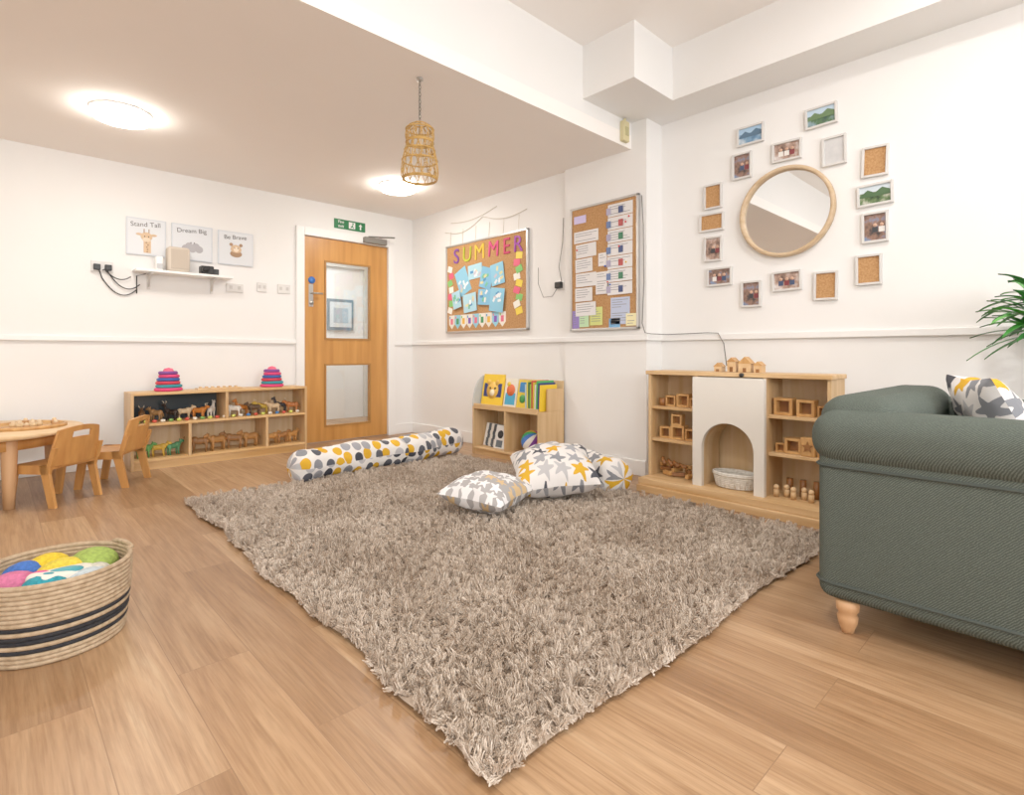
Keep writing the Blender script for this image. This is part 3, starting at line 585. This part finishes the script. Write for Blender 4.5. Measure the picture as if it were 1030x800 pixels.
for k,c in enumerate(['#f0c62e','#2c3d78','#4fae5a','#e8e0d0','#d8c23a','#c9513e','#8fc04a','#3a6b3e','#e9d65a','#b0c7d4']):
    b.box(3.13,3.32,2.965+.017*k,2.965+.017*k+.013,.425,.425+.21+.03*((k*7)%3)/2,C(c),.001,M=T(3.2,3.03,.42)@RX(3-.4*k)@T(-3.2,-3.03,-.42))
for k in range(5): bk(3.40+.045*k,3.53+.045*k,.07,.20,3.14+.01*k,['#e8e6e2','#3b4148','#d9d4ca','#4d565e','#efece6'][k],lean=14,deco=[('o',0,.6,.035,['#2e3338','#e9e6e0'][k%2]),('b',0,.2,.3,['#5b646b','#cfcac0'][k%2])])
b.done()
b=B('patchwork_ball'); 
bx2,by2,bz2=3.21,3.13,.07+.092
for k in range(12):
    c=['#7a3f9a','#e0508a','#e8c53a','#3aa05a','#3f6fc0','#e9e4dc'][k%6]
    t=bmesh.new(); bmesh.ops.create_uvsphere(t,u_segments=36,v_segments=18,radius=.09)
    dl=[f for f in t.faces if int((math.atan2(f.calc_center_median().y,f.calc_center_median().x)+math.pi)/(2*math.pi)*12)%12!=k]
    bmesh.ops.delete(t,geom=dl,context='FACES'); t.transform(T(bx2,by2,bz2)@RZ(40)@RX(35)@RY(-25)); b.merge(t,C(c,.8),True)
b.done()
# ------------------------------------------------------------------ play fireplace unit
b=B('play_fireplace_shelf_unit'); X0,X1,Y0,Y1,H=3.14,3.37,.905,1.99,.77; t=.02
b.box(X0-.14,X1,Y0,Y1,.0,.045,M_birchY,.004); b.box(X0-.12,X1,Y0,Y1,.045,.085,M_birchY,.004)
b.box(X0-.02,X1,Y0-.01,Y1+.01,H-.025,H,M_birchY,.004)
L0,L1=1.65,1.99; Q0,Q1=Y0,1.225
for y in (Y0,Y1-t): b.box(X0,X1,y,y+t,.085,H-.025,M_birchZ,.002)
for (a,c) in ((Y0+t,Q1),(L0,Y1-t)): b.box(X1-.012,X1,a,c,.085,H-.025,M_birchZi)
b.box(X1-.03,X1-.018,Q1+.015,L0-.015,.085,H-.025,M_birchZi)
for (a,c) in ((L0,L1-t),(Q0+t,Q1)):
    for z in (.31,.52): b.box(X0+.01,X1-.012,a,c,z,z+.018,M_birchY,.002)
ya,yb=1.225,1.65; oc=(ya+yb)/2; ow=.155
outline=[(ya,.085),(ya,H-.03),(yb,H-.03),(yb,.085),(oc+ow,.085)]+[(oc+ow*math.cos(a),.32+ow*math.sin(a)) for a in [math.pi*i/20 for i in range(21)]]+[(oc-ow,.085)]
b.prism(outline,.03,C('#e6e0d6',.5),M=T(X0-.05,0,0)@Matrix(((0,0,1,0),(1,0,0,0),(0,1,0,0),(0,0,0,1))))
b.cyl((0,0,0),.012,.015,M_black,16,M=T(X0-.02,1.36,H-.012)@RY(-90))
b.box(X0-.02,X1-.012,ya,ya+.015,.085,H-.026,M_birchZ); b.box(X0-.02,X1-.012,yb-.015,yb,.085,H-.026,M_birchZ)
b.grid(lambda u,v: Vector((X0-.02+.20*u,oc+ow*math.cos(math.pi*v),.32+ow*math.sin(math.pi*v))),1,20,M_birchZi)
b.box(X0-.02,X0+.18,oc-ow-.008,oc-ow,.086,.32,M_birchZi); b.box(X0-.02,X0+.18,oc+ow,oc+ow+.008,.086,.32,M_birchZi)
b.done()
b=B('wooden_building_blocks')
def fcube(y,z,s,x=3.22,a=0):
    w=s*.16; Mx=T(x,y,z)@RZ(a)
    for q in ((-s/2,-s/2+w,0,s),(s/2-w,s/2,0,s),(-s/2+w,s/2-w,0,w),(-s/2+w,s/2-w,s-w,s)): b.box(-s*.4,s*.4,q[0],q[1],q[2],q[3],M_toyw,.001,M=Mx)
    b.box(s*.1,s*.2,-s/2+w,s/2-w,w,s-w,M_toyd,M=Mx)
for y,s in ((1.86,.07),(1.77,.085),(1.70,.06)): fcube(y,.539,s,3.22)
b.cyl((3.2,1.92,.539),.022,.05,M_toyd,14)
for y,z,s in ((1.90,.329,.075),(1.81,.329,.09),(1.72,.329,.075),(1.82,.419,.07)): fcube(y,z,s,3.22,6)
for k in range(9): b.box(-.04,.04,-.012,.012,0,.024,M_toyd if k%2 else M_toyw,.003,M=T(3.2+.03*(k%3),1.73+.028*k*.9,.092+.022*(k%3))@RZ(k*41)@RX(8))
for k in range(4): b.tube([(3.18,1.74+.05*k,.16),(3.2,1.80+.04*k,.17+.01*k)],.012,M_toyd,8)
fcube(1.16,.539,.095,3.22); fcube(1.045,.539,.09,3.22); fcube(.965,.539,.06,3.24)
for y,s in ((1.18,.05),(1.11,.085)): fcube(y,.329,s,3.22)
b.box(3.16,3.19,.99,1.06,.329,.43,M_toyw,.004)
st_=[]
for k in range(10):
    a=math.pi/2+k*math.pi/5; r=.032 if k%2==0 else .014; st_.append((r*math.cos(a),r*math.sin(a)))
b.prism(st_,.004,M_toyd,M=onR(3.159,1.025,.38))
for k in range(3): b.box(3.18,3.22,.93+.02*k,.945+.02*k,.329,.34+.025*k,M_toyw,.002)
for k in range(5):
    b.cyl((3.17+.03*(k%2),1.19-.045*k,.086),.015,.04,C('#cfa877'),14); b.ell((3.17+.03*(k%2),1.19-.045*k,.138),.015,C('#dcb88a'),seg=12)
for k in range(3): b.tube([(3.26,1.15-.07*k,.086),(3.26,1.15-.07*k,.18)],.018,M_toyd,10)
b.done()
b=B('toy_wooden_houses'); 
for (y,w,h,x) in ((1.47,.05,.06,3.25),(1.39,.075,.05,3.25),(1.31,.045,.04,3.24),(1.56,.045,.03,3.26)):
    b.box(x-.03,x+.03,y-w/2,y+w/2,.771,.771+h,M_maple,.001); b.prism([(-w/2-.005,0),(w/2+.005,0),(0,w*.55)],.064,M_toyw,M=T(x-.032,y,.771+h)@RZ(90)@RX(90)); b.box(x-.031,x-.03,y-.01,y+.01,.771,.771+h*.5,M_toyd)
b.done()
b=B('white_wicker_basket')
for k in range(7):
    s=1+.035*k; b.tube([(3.20+.065*s*math.cos(2*math.pi*i/40),1.437+.105*s*math.sin(2*math.pi*i/40),.094+.011*k) for i in range(40)],.006,M_wick,6,True)
for i in range(24):
    a=2*math.pi*i/24; b.tube([(3.20+.069*math.cos(a),1.437+.11*math.sin(a),.09),(3.20+.080*math.cos(a),1.437+.128*math.sin(a),.165)],.004,M_wick,5)
for off in (0,.009): b.tube([(3.20+.081*math.cos(2*math.pi*i/40),1.437+.13*math.sin(2*math.pi*i/40),.164+off) for i in range(40)],.0065,M_wick,6,True)
b.lathe([(0,.09),(.105,.09)],(0,0,0),M_wick,32,M=T(3.20,1.437,0)@Matrix.Diagonal((.57,1,1,1))); b.done()
# ------------------------------------------------------------------ sofa
b=B('rolled_arm_sofa'); yf=-.42
def arm(x0,x1,rx0,rx1):
    b.box(x0,x1,yf,.58,.10,.60,M_sofa,.04,5); b.box(rx0,rx1,yf-.02,.605,.525,.700,M_sofa,.08,10)
arm(1.945,2.12,1.92,2.13); arm(2.83,3.005,2.815,3.035)
b.box(1.96,2.99,.36,.585,.10,.68,M_sofa,.05,5); b.box(1.99,2.98,.36,.60,.58,.745,M_sofa,.08,8)
b.box(1.96,2.99,yf+.02,.55,.10,.30,M_sofa,.03,4)
b.box(2.13,2.82,yf+.01,.36,.30,.44,M_sofa,.045,6)
for z in (.155,.525):
    b.tube([(1.944,yf+.03,z),(1.942,.53,z),(1.95,.565,z),(1.98,.585,z),(2.9,.588,z)],.0055,C('#3c433e',.9),8)
for (x,y) in ((1.985,.50),(1.985,yf+.06),(2.96,.50),(2.96,yf+.06)):
    b.lathe([(0,0),(.018,0),(.02,.012),(.027,.03),(.03,.05),(.024,.06),(.032,.07),(.034,.10),(0,.10)],(x,y,0),M_leg,24)
b.done(M=T(-.02,.02,0))
pillow('star_print_cushion',(2.66,.22,.445),.40,.40,.16,RZ(25)@RX(62),M_stars,5)
# ------------------------------------------------------------------ plant
b=B('potted_palm'); px,py=3.33,.13
b.lathe([(0,0),(.10,0),(.13,.25),(.14,.26),(.13,.26),(.12,.23),(0,.23)],(px,py,0),C('#8d8a84'),32); b.lathe([(0,.232),(.12,.232)],(px,py,0),C('#3a2a20',.9),24)
random.seed(9); GR=[C('#3f8f38',.4),C('#5aab42',.4),C('#2f7530',.4)]
for k in range(3):
    b.tube([(px,py,.23),(px+.02*k-.02,py+.02,.6),(px-.02+.02*k,py+.01*k,1.0)],[.02,.016,.012],C('#8a6b45'),8)
for k in range(100):
    a=random.uniform(0,2*math.pi); el=random.uniform(-.1,1.2); L=random.uniform(.2,.28); w=.019; m=random.choice(GR)
    base=Vector((px+random.uniform(-.03,.03),py+random.uniform(-.03,.03),random.uniform(.95,1.12))); hd=Vector((math.cos(a),math.sin(a),0)); sd=Vector((-math.sin(a),math.cos(a),0))
    def f(u,v):
        p=base+hd*(L*u*math.cos(el*(1-.2*u)))+Vector((0,0,L*u*math.sin(el)-.10*u*u)); p.x=min(p.x,CX-.03)
        return p+sd*((v-.5)*2*w*math.sin(math.pi*min(1,.12+.88*u))**.7)+Vector((0,0,abs(v-.5)*.01))
    b.grid(f,8,2,m)
b.done()
# ------------------------------------------------------------------ lights, world, camera
def area(name,loc,rot,sx,sy,W,col=(1,1,1)):
    l=bpy.data.lights.new(name,'AREA'); l.shape='RECTANGLE'; l.size=sx; l.size_y=sy; l.energy=W; l.color=col
    o=bpy.data.objects.new(name,l); o.location=loc; o.rotation_euler=[R(a) for a in rot]; bpy.context.collection.objects.link(o)
area('window_fill_lamp',(-1.0,RY_-.12,1.65),(102,0,0),1.5,1.4,82,(.98,.99,1)); area('window_fill_lamp',(1.6,RY_-.12,1.65),(102,0,0),1.5,1.4,78,(.98,.99,1))  # added fill lamps at the unseen rear windows, tilted up to brighten the ceiling
area('corridor_light',(2.7,6.2,2.45),(0,0,0),.8,.8,34,(1,.99,.97))
w=bpy.data.worlds.new('World'); sc.world=w; w.use_nodes=True; w.node_tree.nodes['Background'].inputs[0].default_value=(.9,.95,1,1); w.node_tree.nodes['Background'].inputs[1].default_value=1.0
cam=bpy.data.cameras.new('Camera'); co=bpy.data.objects.new('Camera',cam); bpy.context.collection.objects.link(co)
cam.sensor_width=36; cam.lens=550/1030*36; cam.shift_y=-44/1030; cam.clip_start=.02
th=math.atan(577/550); co.location=(0,0,.88); co.rotation_euler=(R(90),0,th-R(90)); sc.camera=co
sc.view_settings.view_transform='Standard'; sc.view_settings.look='None'; sc.view_settings.exposure=0; sc.view_settings.gamma=1.17
